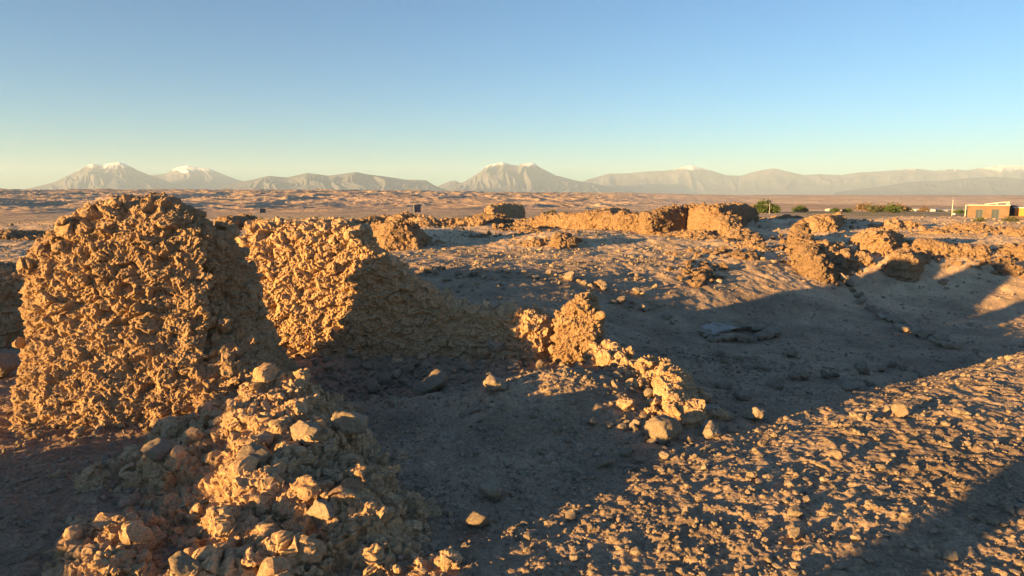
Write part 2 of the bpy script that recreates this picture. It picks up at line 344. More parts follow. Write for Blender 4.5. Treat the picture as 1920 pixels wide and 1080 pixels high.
# ------------------------------------------------------------------ ruined walls
WALLS = {}
def path_wall(pts, ht, voxel, stone, label, name='ruined_wall', mtl='wall', cat='ruined wall', group='ruined stone walls of the settlement',
              seed=1, course=.7, batter=.25, es=1.0, topn=.10, endcap=1.0, spill=0, sd=.3, pits=1.0, skirt=0, amp=.9):
    """pts: (x, y, ztop) centreline in metres"""
    rng = np.random.default_rng(seed)
    P = np.array(pts, float); seg = np.hypot(*(P[1:,:2]-P[:-1,:2]).T); cum = np.r_[0, np.cumsum(seg)]; Lt = cum[-1]
    def at(s):
        s = np.clip(s, 0, Lt); return np.interp(s, cum, P[:,0]), np.interp(s, cum, P[:,1]), np.interp(s, cum, P[:,2])
    gs = np.linspace(-.6, Lt+.6, 240); gx, gy, _z = at(gs); gt = gz(gx, gy)
    def gl(s): return float(np.interp(s, gs, gt))
    def frame(s):
        a = at(s-.08); b = at(s+.08); dx, dy = b[0]-a[0], b[1]-a[1]; l = np.hypot(dx, dy)+1e-9; return dx/l, dy/l
    step = max(stone*.6, .06)
    ns = max(4, int(Lt/step)+1); ss = np.linspace(-ht*.6*endcap, Lt+ht*.6*endcap, ns+4)
    bases = []
    nu = 15
    V = []
    for s in ss:
        sc = min(max(s, 0), Lt); x, y, zt = at(sc); dx, dy = frame(sc); over = (s-sc)
        x += dx*over; y += dy*over
        k = abs(over)/(ht*.6*endcap+1e-6); wsc = math.sqrt(max(0.02, 1-k*k*.92)); zb = gl(s)-.18
        zt = zt+topn*float(fbm2(np.array([s*2.3/es+seed]), np.array([seed*1.7]), 2, 5)[0])*(1 if k < .01 else 1) - (.35*k*k)*max(.05, (zt-zb)) * .35
        zt = max(zt, zb+.12)
        for t in np.linspace(0, 1, nu):
            th = math.pi*t; cx = -math.cos(th); sz = math.sin(th)
            e = .42; u = math.copysign(abs(cx)**e, cx); hgt = sz**e
            hw = ht*(1+batter*(1-hgt)+skirt*(1-hgt)**5)*wsc
            V.append((x+u*hw*dy*-1, y+u*hw*dx, zb+(zt-zb)*hgt))
    V = np.array(V); n = len(ss); F = []
    i = np.arange(n-1)[:,None]*nu; j = np.arange(nu-1)[None,:]
    q = np.stack([i+j, i+nu+j, i+nu+j+1, i+j+1], -1).reshape(-1, 4)
    tri = np.concatenate([q[:,[0,1,2]], q[:,[0,2,3]]])
    # bottom + ends
    b = np.arange(n-1)*nu
    bt = np.concatenate([np.stack([b, b+nu-1, b+nu], -1), np.stack([b+nu-1, b+2*nu-1, b+nu], -1)])
    e0 = np.array([[0, k+1, k] for k in range(1, nu-1)])[:, ::-1]; off = (n-1)*nu
    e1 = np.array([[off, off+k, off+k+1] for k in range(1, nu-1)])[:, ::-1]
    tri = np.concatenate([tri, bt, e0, e1])
    # stones over both faces, the ends and the top
    pos = []; siz = []
    for side in (-1, 1):
        zmax = P[:,2].max()+.3
        s = -ht*.3
        rows = np.arange(-.1, zmax+.2, stone*course)
        for ri, h in enumerate(rows):
            s = -ht*.45+rng.uniform(0, stone)
            while s < Lt+ht*.45:
                sc = min(max(s, 0), Lt); x, y, zt = at(sc); dx, dy = frame(sc); zb = gl(s)
                k = abs(s-sc)/(ht*.6+1e-6); wsc = math.sqrt(max(.02, 1-k*k))
                top = zt-.04
                z = zb+h+rng.normal(0, stone*.12)
                if z < top and rng.random() < (.62 if side else 1):
                    hw = ht*(1+batter*max(0, 1-(z-zb)/max(.1, zt-zb)))*wsc*rng.uniform(.56,.88)
                    if top-z < stone*.8: hw *= .9
                    x += dx*(s-sc); y += dy*(s-sc)
                    pos.append((x-side*hw*dy, y+side*hw*dx, z)); siz.append(stone*.5*math.exp(rng.normal(-.12,.33)))
                s += stone*rng.uniform(.7, 1.25)
    s = 0
    while s < Lt:
        x, y, zt = at(s); dx, dy = frame(s)
        u = rng.uniform(-.8, .8)*ht; pos.append((x-u*dy, y+u*dx, zt-rng.uniform(.0, .06)+rng.choice([0, 0, .03])*es)); siz.append(stone*.5*rng.uniform(.6, 1.3)); s += stone*rng.uniform(.35, .9)*(.25/max(ht, .25))
    for _ in range(spill):
        s = rng.uniform(0, Lt); x, y, zt = at(s); dx, dy = frame(s); u = rng.choice([-1, 1])*ht*(1.2+abs(rng.normal(0, sd*2)))
        X, Y = x-u*dy, y+u*dx; pos.append((X, Y, g1(X, Y)+.02)); siz.append(stone*.5*rng.uniform(.4, 1.1))
    sv, sf = place_many(LIB2, ICO2[1], pos, siz, rng, .72, .35)
    allv = np.concatenate([V, sv]); allf = np.concatenate([tri, sf+len(V)])
    co, no, q = remesh(allv, allf, voxel)
    co = erode(co, no, es, pits, seed, amp)
    org = np.array([P[:,0].mean(), P[:,1].mean(), 0]); org[2] = g1(org[0], org[1])
    o = link(name, mesh_np(name, co-org, q, M[mtl], False), loc=org.tolist())
    tag(o, label, cat, group)
    return o
def PX(lst):
    return [(X_of(px, D, Z_of(py, D)), D, Z_of(py, D)) for px, D, py in lst]
def PB(lst):
    """(px, base py, top py)"""
    r = []
    for px, pb, pt in lst:
        D = D_of(pb)
        for _ in range(4): D = .5*D+.5*D_of(pb, float(macro(np.array([X_of(px, D)]), np.array([D]))[0]))
        r.append((X_of(px, D), D, Z_of(pt, D)))
    return r

# near
path_wall(PX([(104,5.6,440),(116,5.6,430),(140,5.61,412),(172,5.63,394),(213,5.66,381),(335,5.78,384),(352,5.8,398),(386,5.84,408),(408,5.86,428),(418,5.86,462),(425,5.8,530),(434,5.66,606),(444,5.45,672),(450,5.25,732)]), .31, .0068, .09,
    'tallest ruined wall, crumbling caliche masonry lit orange at the left foreground', seed=3, amp=.82, batter=.38, skirt=1.1, topn=.05, spill=80, sd=.5)
path_wall(PX([(470,7.5,440),(500,7.5,420),(560,7.55,418),(640,7.6,418),(680,7.6,424),(703,7.6,455),(735,7.65,485),(770,7.65,516),(812,7.65,540),(840,7.6,562),(900,7.5,578),(940,7.4,580),(985,7.35,580),(1010,7.3,590)]), .25, .008, .10,
    'long dark wall stepping down from a sunlit left end to the small pillar', seed=5, amp=.92, batter=.2, topn=.03, spill=40)
path_wall([(.52,7.05,.52),(.62,7.0,.66),(.70,6.98,.69),(.78,6.96,.70),(.86,6.92,.58)], .14, .007, .11, 'small sunlit crumbling pillar at the end of the long shaded wall', name='ruined_pillar', cat='ruined pillar', group='ruined pillars', seed=8, batter=.25, topn=.02, es=.8, endcap=.7)
path_wall(PX([(1128,6.75,645),(1150,6.5,662),(1175,6.3,672),(1200,6.1,690),(1218,6.0,668),(1232,5.9,698),(1256,5.7,698),(1275,5.3,738),(1284,5.0,766)]), .15, .008, .15,
    'low tumbled stone wall descending from the small pillar toward the camera', name='ruined_wall', seed=9, batter=.5, topn=.03, spill=30, es=.9)
path_wall([(-7.5,8.3,1.05),(-6.1,8.0,.95),(-5.4,8.15,.72),(-4.4,8.5,.55)], .3, .014, .17, 'dark shaded ruined wall behind the tallest wall at the left edge', seed=11, topn=.06)
# unseen shadow casters added out of frame to the left and behind, shaped as ruins
path_wall([(-8.3,.8,.90),(-8.3,.1,.84),(-8.3,-.5,.76),(-8.2,-1.75,.66)], .28, .03, .2, 'unseen ruined wall added left of the viewer to shade the foreground', seed=13, es=1.5, topn=.12)
path_wall([(-11.5,5.2,1.3),(-11.3,3.6,1.35),(-11.2,2.4,1.2)], .3, .03, .2, 'tall unseen wall added far left of the viewer to shade the wall at the left edge', seed=14, es=1.5)  # unseen, added to darken the wall at the left edge
path_wall([(-5.85,-2.12,1.7),(-5.7,-2.03,1.75)], .07, .03, .18, 'narrow unseen pillar added behind the viewer to cast a thin shadow', name='ruined_pillar', cat='ruined pillar', group='ruined pillars', seed=15, es=1.3)  # invented caster for the narrow shadow stripe, given a pillar shape

# the collapsed heap of the foreground
def heap(label, cx, cy, Lx, Ly, rot, hfun, voxel, stones, ssize, seed, name='rubble_heap', cat='rubble heap', mtl='wall', es=1.0, group='rubble heaps', pits=1.0):
    rng = np.random.default_rng(seed); n = 60
    u, v = np.meshgrid(np.linspace(-1, 1, n), np.linspace(-1, 1, n)); c, s = math.cos(rot), math.sin(rot)
    x = cx+u*Lx*c-v*Ly*s; y = cy+u*Lx*s+v*Ly*c
    h = hfun(u, v); g = gz(x.ravel(), y.ravel()).reshape(n, n)
    z = g+h-.06
    top = np.stack([x, y, z], -1).reshape(-1, 3); bot = top.copy(); bot[:,2] = (g-.25).ravel()
    i = np.arange(n-1)[:,None]*n; j = np.arange(n-1)[None,:]
    q = np.stack([i+j, i+j+1, i+n+j+1, i+n+j], -1).reshape(-1, 4); N2 = n*n
    T = np.concatenate([q[:,[0,1,2]], q[:,[0,2,3]]]); B = T[:, ::-1]+N2
    rim = np.concatenate([np.arange(n), np.arange(n-1)*n+2*n-1, np.arange(n-2, -1, -1)+(n-1)*n, np.arange(n-2, 0, -1)*n]); r2 = np.roll(rim, -1)
    Sd = np.concatenate([np.stack([r2, rim, rim+N2], -1), np.stack([r2, rim+N2, r2+N2], -1)])
    pos = []; siz = []
    k = 0
    while k < stones:
        a, b = rng.uniform(-1, 1, 2); hh = float(hfun(np.array([[a]]), np.array([[b]]))[0,0])
        if hh < .03 and rng.random() > .25: continue
        if a*a+b*b > 1.0 or a < -.86: continue
        X = cx+a*Lx*c-b*Ly*s; Y = cy+a*Lx*s+b*Ly*c
        sz_ = ssize*.5*math.exp(rng.normal(-.3, .6)); pos.append((X, Y, g1(X, Y)+max(hh, 0)-.06+sz_*.12)); siz.append(sz_*(1.6 if rng.random() < .06 else 1)); k += 1
    sv, sf = place_many(LIB2, ICO2[1], pos, siz, rng, .75, .6)
    co, no, q = remesh(np.concatenate([top, bot, sv]), np.concatenate([T, B, Sd, sf+2*N2]), voxel)
    co = erode(co, no, es, pits, seed)
    org = np.array([cx, cy, g1(cx, cy)])
    return tag(link(name, mesh_np(name, co-org, q, M[mtl], False), loc=org.tolist()), label, cat, group)
def hA(u, v):
    ridge = np.exp(-((v+.42)/np.where(v < -.42, .36, .86-.2*u))**2)*sstep(1.0, .72, u)*sstep(-1.0, -.6, u)*(.31+.15*u)
    ed = sstep(1.0, .8, np.abs(v))
    return (ridge*ed+.085*fbm2(u*4.1+4, v*2.9, 5, 7, .65)*ed*sstep(1.0,.85,np.abs(u)))
heap('broad collapsed wall heap in the foreground, sunlit lumps over dark hollows', -1.6, 3.88, 1.5, 1.0, math.radians(118), hA, .007, 260, .058, 21, es=1.0)

# mid and far ruins: (label, points(px, base, top), half thickness, seed)
far = [
 ('broken wall stump with sunlit left face behind the long dark wall', [(690,452,425),(720,459,410),(752,468,405),(768,462,410),(782,456,426)], .3, 31),
 ('low wall with dark right end below the dark sign panel', [(742,424,402),(765,422,398),(790,424,404),(808,425,412)], .4, 32),
 ('thin shaded ridge of wall left of the dark sign panel', [(655,424,414),(700,422,408),(738,420,404)], .3, 33),
 ('low line of rubble running right from below the dark sign panel', [(790,427,415),(840,425,409),(900,424,406)], .35, 34),
 ('dark blocky wall, the tall one in shade near the middle of the skyline', [(920,414,388),(935,411,384),(960,408,383),(978,406,387)], .35, 35),
 ('sunlit mound of wall in front of the dark blocky wall', [(885,420,408),(905,421,401),(940,422,405),(960,422,412)], .4, 36),
 ('long low sunlit wall between the dark block and the large ruin', [(975,425,410),(1020,426,404),(1080,427,400),(1130,429,398),(1170,431,400),(1205,433,404)], .35, 37),
 ('dark curved wall top showing above the long low sunlit wall', [(1122,410,395),(1150,407,390),(1176,405,393)], .35, 38),
 ('deep shaded wall forming the left side of the large ruin', [(1212,438,395),(1235,434,389),(1262,430,386),(1300,426,384)], .3, 39),
 ('big sunlit wall of the large ruin facing left', [(1300,427,384),(1325,431,380),(1345,436,383),(1365,441,402),(1383,447,428),(1402,452,444)], .4, 40),
 ('shaded back wall at the right side of the large ruin', [(1342,434,386),(1375,427,384),(1404,421,387)], .3, 41),
 ('low sunlit rubble in front of the shaded left side of the large ruin', [(1235,448,440),(1265,447,434),(1310,449,434),(1340,455,446)], .35, 42),
 ('small square stub of wall on the open ground', [(1046,462,438),(1062,461,435),(1070,462,438)], .22, 43),
 ('low mound of wall with a dark hollow left of the square stub', [(925,433,424),(955,431,418),(985,434,424),(1010,441,434),(1035,452,443)], .25, 44),
 ('low rubble bank in front of the dark hollow', [(880,446,440),(930,447,437),(975,449,437),(1010,458,448)], .4, 45),
 ('short sloping wall below the large ruin', [(1345,474,461),(1375,478,459),(1398,484,474)], .28, 46),
 ('small rubble wall at the right foot of the large ruin', [(1385,458,450),(1405,462,447),(1420,470,456)], .2, 47),
 ('heaped stone pier standing left of the stepped wall', [(1492,452,420),(1500,450,409),(1508,452,418)], .14, 48),
 ('tumbled sunlit wall running toward the camera on the right', [(1497,455,430),(1503,470,445),(1512,490,452),(1516,505,462),(1518,516,485)], .2, 49),
 ('dark rubble wall turning right from the tumbled sunlit wall', [(1524,519,470),(1560,511,481),(1605,500,494)], .22, 50),
 ('rubble wall behind the dark rubble wall on the right', [(1530,486,447),(1560,480,450),(1595,486,462)], .3, 51),
 ('shaded terrace wall with a sunlit heap on top', [(1513,433,404),(1540,428,400),(1565,424,404)], .35, 52),
 ('leaning stump with sunlit left face and dark right face', [(1605,462,446),(1625,466,432),(1640,471,427),(1660,468,428),(1685,462,445)], .25, 53),
 ('low wall joining the leaning stump to the sunlit wall end', [(1640,497,473),(1665,499,470),(1685,500,470)], .25, 54),
 ('bright wall end jutting toward the camera on the right', [(1690,488,468),(1735,496,463),(1765,506,466),(1786,516,486)], .25, 55),
 ('broad shaded rubble wall right of the bright wall end', [(1785,508,470),(1820,500,466),(1860,494,472),(1895,488,482)], .25, 56),
 ('rubble crest behind the bright wall end', [(1730,470,452),(1780,474,450),(1830,478,459)], .3, 64),
 ('twin small stumps on the skyline left of the white post', [(1668,428,416),(1675,426,411),(1690,428,418),(1706,428,409),(1710,428,412)], .25, 57),
 ('low stone pile wall crossing the lit ground in the middle distance', [(1300,532,522),(1308,520,505),(1315,505,490),(1318,493,484)], .14, 58),
 ('distant low dark wall behind the right end of the tallest wall', [(425,432,408),(460,430,406),(505,430,412)], .4, 59),
 ('distant low mound of wall left of the tallest wall', [(5,452,436),(40,450,430),(65,452,440)], .5, 60),
 ('rough bank of rubble below the stone house', [(1760,440,428),(1830,436,420),(1880,436,422),(1930,440,428)], .7, 61),
 ('low rubble line at the right edge above the big shadow', [(1880,470,455),(1910,478,450),(1950,480,452)], .4, 62),
 ('low sunlit wall beside the green tree', [(1420,420,408),(1460,421,407),(1500,423,408)], .4, 63),
]
for lab, pts, ht, sd in far:
    P_ = [(a_, b_, c_-.06-.06*(b_ < 24)) for a_, b_, c_ in PB(pts)]; Dm = np.mean([p[1] for p in P_])
    es = 1.0+Dm/38
    path_wall(P_, ht, max(.018, Dm*.0013), .10+Dm*.0022, lab, mtl='wall_far', seed=sd, es=es, topn=.13, batter={31:.7, 48:1.3, 49:1.0, 44:.8, 45:1.0, 42:.9, 51:.8}.get(sd, .25), spill=30, sd=.6, course=.75, pits=.9)

# ------------------------------------------------------------------ gravel and clods (uncountable) as one object
def gravel():
    rng = np.random.default_rng(77); n = 62000
    r = np.exp(rng.uniform(math.log(2.2), math.log(45), n)); a = np.radians(rng.uniform(-41, 41, n))
    x = r*np.sin(a); y = r*np.cos(a)
    keep = (vn2(x*1.4, y*1.4, 5)+vn2(x*5, y*5, 6)*.6 > -.75); x, y, r = x[keep], y[keep], r[keep]; n = len(x)
    s = .0036*np.exp(rng.normal(0, .68, n))*(1+r*.12); s = np.clip(s, .003, .028+.001*r)
    z = gz(x, y)
    lib = np.array(LIB1); nv = lib.shape[1]; F = ICO1[1]
    b = lib[rng.integers(len(lib), size=n)]
    sc = np.stack([rng.uniform(.8,1.4,n), rng.uniform(.7,1.1,n), rng.uniform(.5,.9,n)], -1)*s[:,None]
    v = b*sc[:,None,:]; t = rng.uniform(0, 2*math.pi, n); c, d = np.cos(t)[:,None], np.sin(t)[:,None]
    vx = v[:,:,0]*c-v[:,:,1]*d+x[:,None]; vy = v[:,:,0]*d+v[:,:,1]*c+y[:,None]; vz = v[:,:,2]+(z+s*.25)[:,None]
    V = np.stack([vx, vy, vz], -1).reshape(-1, 3); FF = (F[None]+(np.arange(n)*nv)[:,None,None]).reshape(-1, 3)
    tag(link('gravel', mesh_np('gravel', V, FF, M['gravel'], False)), 'loose tan gravel and small clods scattered over the ground', 'gravel', kind='stuff')
gravel()

def rubble():
    rng = np.random.default_rng(88); P_ = []; Sz = []
    def blob(n, cx, cy, rx, ry, s, cut=None):
        x = cx+rng.normal(0, rx, n); y = cy+rng.normal(0, ry, n); P_.append(np.stack([x, y], -1)); Sz.append(s*np.exp(rng.normal(-.3, .5, n)))
    blob(500, -1.3, 6.5, .75, .35, .026); blob(260, .35, 5.6, .6, .45, .020); blob(160, -.9, 6.9, .9, .18, .032); blob(160, 1.15, 5.4, .25, .6, .028)
    blob(350, -1.6, 3.6, .8, .8, .018); blob(200, -3.2, 4.9, .9, .35, .018); blob(120, -.3, 3.6, .35, .5, .018); blob(120, 2.2, 8.0, .8, .3, .03); blob(90, 2.9, 8.6, .35, .25, .035)
    n = 5200; r = np.exp(rng.uniform(math.log(8.5), math.log(42), n)); a = np.radians(rng.uniform(-38, 40, n)); x = r*np.sin(a); y = r*np.cos(a)
    k = vn2(x*.45, y*.45, 5)+.6*vn2(x*1.7, y*1.7, 6) > .12; k &= ~((x > 1) & (y < 13)) | (rng.random(n) < .12)
    P_.append(np.stack([x, y], -1)[k]); Sz.append((.022*np.exp(rng.normal(-.2, .5, n))*(1+r*.022))[k])
    P2 = np.concatenate(P_); sz = np.clip(np.concatenate(Sz), .008, .11); z = gz(P2[:,0], P2[:,1])+sz*.3
    v, f = place_many(LIB2, ICO2[1], np.column_stack([P2, z]), sz, rng, .72, .5)
    tag(link('rubble', mesh_np('rubble', v, f, M['stone'], False)), 'small broken stones and crumbs fallen around the ruined walls', 'rubble', kind='stuff')
rubble()

# ------------------------------------------------------------------ single loose stones
ROCKS = []
for i in range(10):
    v = stone_shape(ICO4, 10, .12); v2 = v*np.array([1.15, .95, .78]); nrm = v/np.linalg.norm(v, axis=1, keepdims=True)
    v2 = v2+nrm*(.045*fbm3(v2*4.5, 3, 7)+.02*fbm3(v2*13, 2, 8))[:,None]
    me = mesh_np('stone', v2, ICO4[1], M['stone']); ROCKS.append(me)
rr_ = random.Random(5)
def stone(px, py, wpx, label, group, flat=1.0, me=None, z=None, mtl=None, sink=.25, name='loose_stone', lift=0):
    D = D_of(py, 0)
    for _ in range(3): x = X_of(px, D); zz = g1(x, D); D = D_of(py, zz)
    x = X_of(px, D, zz); s = wpx/1297*D*.5
    return stone_w(x, D, s, label, group, flat, me, mtl, sink, name, lift)
def stone_w(x, y, s, label, group, flat=1.0, me=None, mtl=None, sink=.25, name='loose_stone', lift=0):
    s *= 1.28; me = me or ROCKS[rr_.randrange(len(ROCKS))]
    if mtl: me = me.copy(); me.materials.clear(); me.materials.append(mtl)
    o = link(name, me, loc=(x, y, g1(x, y)+s*.78*flat*(1-sink)*.9+lift))
    o.scale = (s*rr_.uniform(.9,1.1), s*rr_.uniform(.8,1.05), s*flat*rr_.uniform(.85,1.1)); o.rotation_euler = (rr_.uniform(-.3,.3), rr_.uniform(-.3,.3), rr_.uniform(0, 6.28))
    return tag(o, label, 'stone', group)
G1 = 'loose stones lying in the big shadow'
for px, py, wp, lab in [
    (810,738,52,'large pale boulder leaning in the dark pit below the long wall'),
    (920,938,52,'round tan boulder on the shaded ground right of the foreground heap'),
    (890,985,50,'dark crumbly boulder just below the round tan boulder'),
    (885,768,20,'small pale flat stone on the pit floor below the leaning boulder'),
    (1250,822,62,'knobbly boulder at the foot of the tumbled stone wall'),
    (1325,778,32,'tan stone just right of the tumbled stone wall'),
    (1330,818,38,'dark jagged stone right of the knobbly boulder'),
    (1413,787,34,'wide brown stone on the shaded ground, farthest right of the group by the tumbled wall'),
    (1394,750,28,'dark pointed stone above the wide brown stone'),
    (1358,727,26,'brown stone nearest the end of the pit edge in the open shade'),
    (1429,690,24,'pyramid shaped stone in the open shade below the stone ring'),
    (1359,677,16,'small round stone left of the pyramid shaped stone'),
    (1484,667,22,'crumbly stone right of the stone ring in the shade'),
    (1173,850,22,'egg shaped pale stone on the slope under the mound'),
    (1136,874,24,'pale squarish stone below the mound, left of the egg shaped one'),
    (1187,803,24,'rounded stone leaning on its neighbour at the foot of the mound'),
    (1166,800,18,'smaller stone leaning on the rounded stone at the mound foot'),
    (930,735,40,'brown boulder half buried in the left slope of the mound'),
    (1455,725,32,'long flat stone lying alone in the shade'),
    (940,672,50,'squared block at the foot of the long dark wall'),
    (995,668,40,'round block beside the squared block below the long dark wall')]:
    stone(px, py, wp, lab, G1)
for px, py, wp in [(1366,787,20),(1370,811,20),(1293,827,16),(1183,879,16),(1113,841,14),(1200,866,14),(1245,861,18),(1143,794,14),(1108,770,20),(1497,726,12),(1040,800,14),(1065,830,12),(1010,850,14),(1300,860,12),(1450,820,12),
                   (1090,900,12),(950,870,12),(1000,780,16),(700,735,26),(735,760,20),(660,700,20),(620,712,22),(745,712,24),(690,712,18),(590,700,18),(780,700,16),(560,715,20),(850,700,16)]:
    stone(px, py, wp, 'one of the small loose stones strewn in the shade around the mound and pit', G1)
G2 = 'loose stones lying on the sunlit gravel'
for px, py, wp, lab in [
    (1685,776,28,'bright stone casting a long shadow on the upper lit gravel strip'),
    (1572,860,24,'bright angular stone in the middle of the lit gravel strip'),
    (1487,966,28,'smooth bright stone on the lower lit gravel strip'),
    (1494,1010,32,'largest bright stone at the lower edge of the lit gravel strip'),
    (1442,1052,20,'bright squat stone near the bottom where the lit gravel begins'),
    (1739,912,13,'round stone at the right edge of the lit gravel strip'),
    (1644,823,14,'upright little stone with a thin shadow in the lit gravel strip'),
    (1780,1049,24,'oblong stone in the narrow shadow near the bottom right'),
    (1893,964,20,'flat stone in the narrow shadow at the right edge')]:
    stone(px, py, wp, lab, G2)
for px, py, wp in [(1615,786,12),(1628,789,14),(1800,775,18),(1815,777,10),(1892,776,10),(1650,878,16),(1765,1045,14),(1602,1013,18),(1862,982,18),(1882,986,16),(1575,1070,18),(1410,920,16),(1480,905,14),(1423,1000,12),(1340,985,12),(1250,1010,14),(1160,1030,12),(1080,1050,14),(1552,960,14),(1600,950,12),(1410,895,20),(1720,880,10),(1840,860,10),(1780,830,10),(1700,830,12),(1545,905,14),(1590,800,8),(1060,1075,14),(1310,940,12)]:
    stone(px, py, wp, 'one of the small bright stones strewn over the lit gravel strip', G2)
ONES = 'first second third fourth fifth sixth seventh eighth ninth tenth eleventh twelfth thirteenth fourteenth fifteenth sixteenth seventeenth eighteenth nineteenth'.split()
ORD = ONES+['twentieth']
for t_ in ('thirty', 'forty', 'fifty', 'sixty'):
    p_ = {'thirty': 'twenty', 'forty': 'thirty', 'fifty': 'forty', 'sixty': 'fifty'}[t_]
    ORD += [p_+' '+o_ for o_ in ONES[:9]]+[t_[:-1]+'ieth']
g3 = []
G3 = 'row of stones edging the big shadow on the right'
for px, py, wp in [(1488,711,18),(1507,709,24),(1547,706,20),(1565,705,14),(1590,715,26),(1592,730,26),(1617,697,28),(1632,711,22),(1610,686,20),(1655,690,18),(1670,688,16),(1690,690,14),(1735,694,22),(1750,696,14),(1712,690,12),(1840,665,14),(1858,667,18),(1890,682,16),(1815,672,12)]:
    g3.append((px, py, wp))
g3.sort()
for k, (px, py, wp) in enumerate(g3): stone(px, py, wp, ORD[k]+' stone from the left in the loose row edging the big shadow', G3)
G4 = 'stones of the low ring around the pale slab'
stone(1340,622,64,'pale flat slab lying on the low ring of stones in the shade', G4, flat=.35, mtl=M['slab'])
for k in range(26):
    t = k/26*2*math.pi
    px = 1385+70*math.cos(t)*rr_.uniform(.75,1.05); py = 630+14*math.sin(t)*rr_.uniform(.6,1.1)
    stone(px, py, rr_.uniform(14,27), 'stone of the low ring beside the pale slab in the shade', G4)
g5 = []; g6 = []
G5 = 'diagonal line of stones across the right shade'
for k in range(44):
    t = k/43; px = np.interp(t, [0,.3,.55,.75,1], [1528,1590,1655,1700,1785]); py = np.interp(t, [0,.3,.55,.75,1], [538,566,592,622,655])
    g5.append((px+rr_.gauss(0,5), py+rr_.gauss(0,2.2), rr_.uniform(8,14)*(1+t*.7)))
g5.sort()
for k, (px, py, wp) in enumerate(g5): stone(px, py, wp, ORD[k]+' stone from the left in the diagonal stone line in the right shade', G5)
G6 = 'long row of stones across the sunlit ground behind the long wall'
for k in range(52):
    t = k/51; px = 770+t*500+rr_.gauss(0,5); py = 507+14*t+rr_.gauss(0,3)
    g6.append((px, py, rr_.choice([6,8,10,12,16,20])))
g6.sort()
for k, (px, py, wp) in enumerate(g6): stone(px, py, wp, ORD[k]+' stone from the left in the long row behind the dark wall', G6)
G7 = 'scattered stones on the sunlit middle ground'
for k in range(70):
    px = rr_.uniform(780, 1480); py = rr_.uniform(455, 560)
    stone(px, py, rr_.choice([4,5,6,8,10]), 'one of the stones scattered over the open ground before the ruins', G7)
G8 = 'loose stones lying on and beside the foreground heap'
for px, py, wp, lab in [(575,790,52,'blocky stone perched at the far end of the foreground heap'), (768,1010,80,'bright pitted boulder at the near right end of the foreground heap'),
    (475,830,54,'rounded pitted boulder on the left of the heap beneath the tallest wall'),(650,765,60,'broad brown boulder at the pit edge behind the heap'),
    (490,790,44,'pointed boulder behind the rounded pitted one on the heap'),(290,880,46,'dark elongated stone at the left edge of the heap'),(235,915,34,'dark brown stone with a lit rim at the left foot of the heap'),
    (600,885,46,'orange lit lump near the middle of the heap'),(550,1000,40,'pointed bright lump low on the heap'),(340,960,46,'sunlit lump on the left flank of the heap'),(820,950,40,'brown boulder in shade right of the heap'),(700,975,36,'notched lump beside the bright pitted boulder')]:
    D = D_of(py, .4 if px > 300 else .1); x = X_of(px, D, .4)
    hh = 0.0
    o = stone_w(x, D, wp/1297*D*.5, lab, G8)
    o['_h'] = 1
dg = bpy.context.evaluated_depsgraph_get()
for o in [q for q in C.objects if '_h' in q]:
    hit = None
    hob = [q for q in C.objects if q.name.startswith('rubble_heap')][0]
    p = Vector((o.location.x, o.location.y, 3))-hob.location
    ok, loc, nn, ix = hob.ray_cast(p, Vector((0,0,-1)))
    if ok: o.location.z = max(o.location.z, loc.z+hob.location.z+o.scale.z*.35)
    del o['_h']
tag(stone(8,705,60,'reddish lit boulder cut by the left edge of the picture', G8), cat='stone')

# ------------------------------------------------------------------ mountains
def mtn_mat():
    m, n = mat('mountain_rock'); N = n.nodes.new; L = n.links.new
    out = N('ShaderNodeOutputMaterial'); b = N('ShaderNodeBsdfPrincipled'); b.inputs['Roughness'].default_value = 1; b.inputs['Specular IOR Level'].default_value = 0
    a = N('ShaderNodeAttribute'); a.attribute_name = 'snow'
    g = N('ShaderNodeNewGeometry'); t = N('ShaderNodeTexNoise'); t.inputs['Scale'].default_value = .004; t.inputs['Detail'].default_value = 8; L(g.outputs['Position'], t.inputs['Vector'])
    r = N('ShaderNodeValToRGB'); r.color_ramp.elements[0].color = (.085,.09,.105,1); r.color_ramp.elements[1].color = (.145,.145,.16,1); r.color_ramp.elements[0].position = .35; r.color_ramp.elements[1].position = .65
    L(t.outputs[0], r.inputs[0]); mx = N('ShaderNodeMix'); mx.data_type = 'RGBA'; L(a.outputs['Fac'], mx.inputs['Factor']); L(r.outputs[0], mx.inputs['A']); mx.inputs['B'].default_value = (.85,.85,.87,1)
    L(mx.outputs['Result'], b.inputs['Base Color']); L(b.outputs[0], out.inputs[0]); return m
M['mtn'] = mtn_mat()
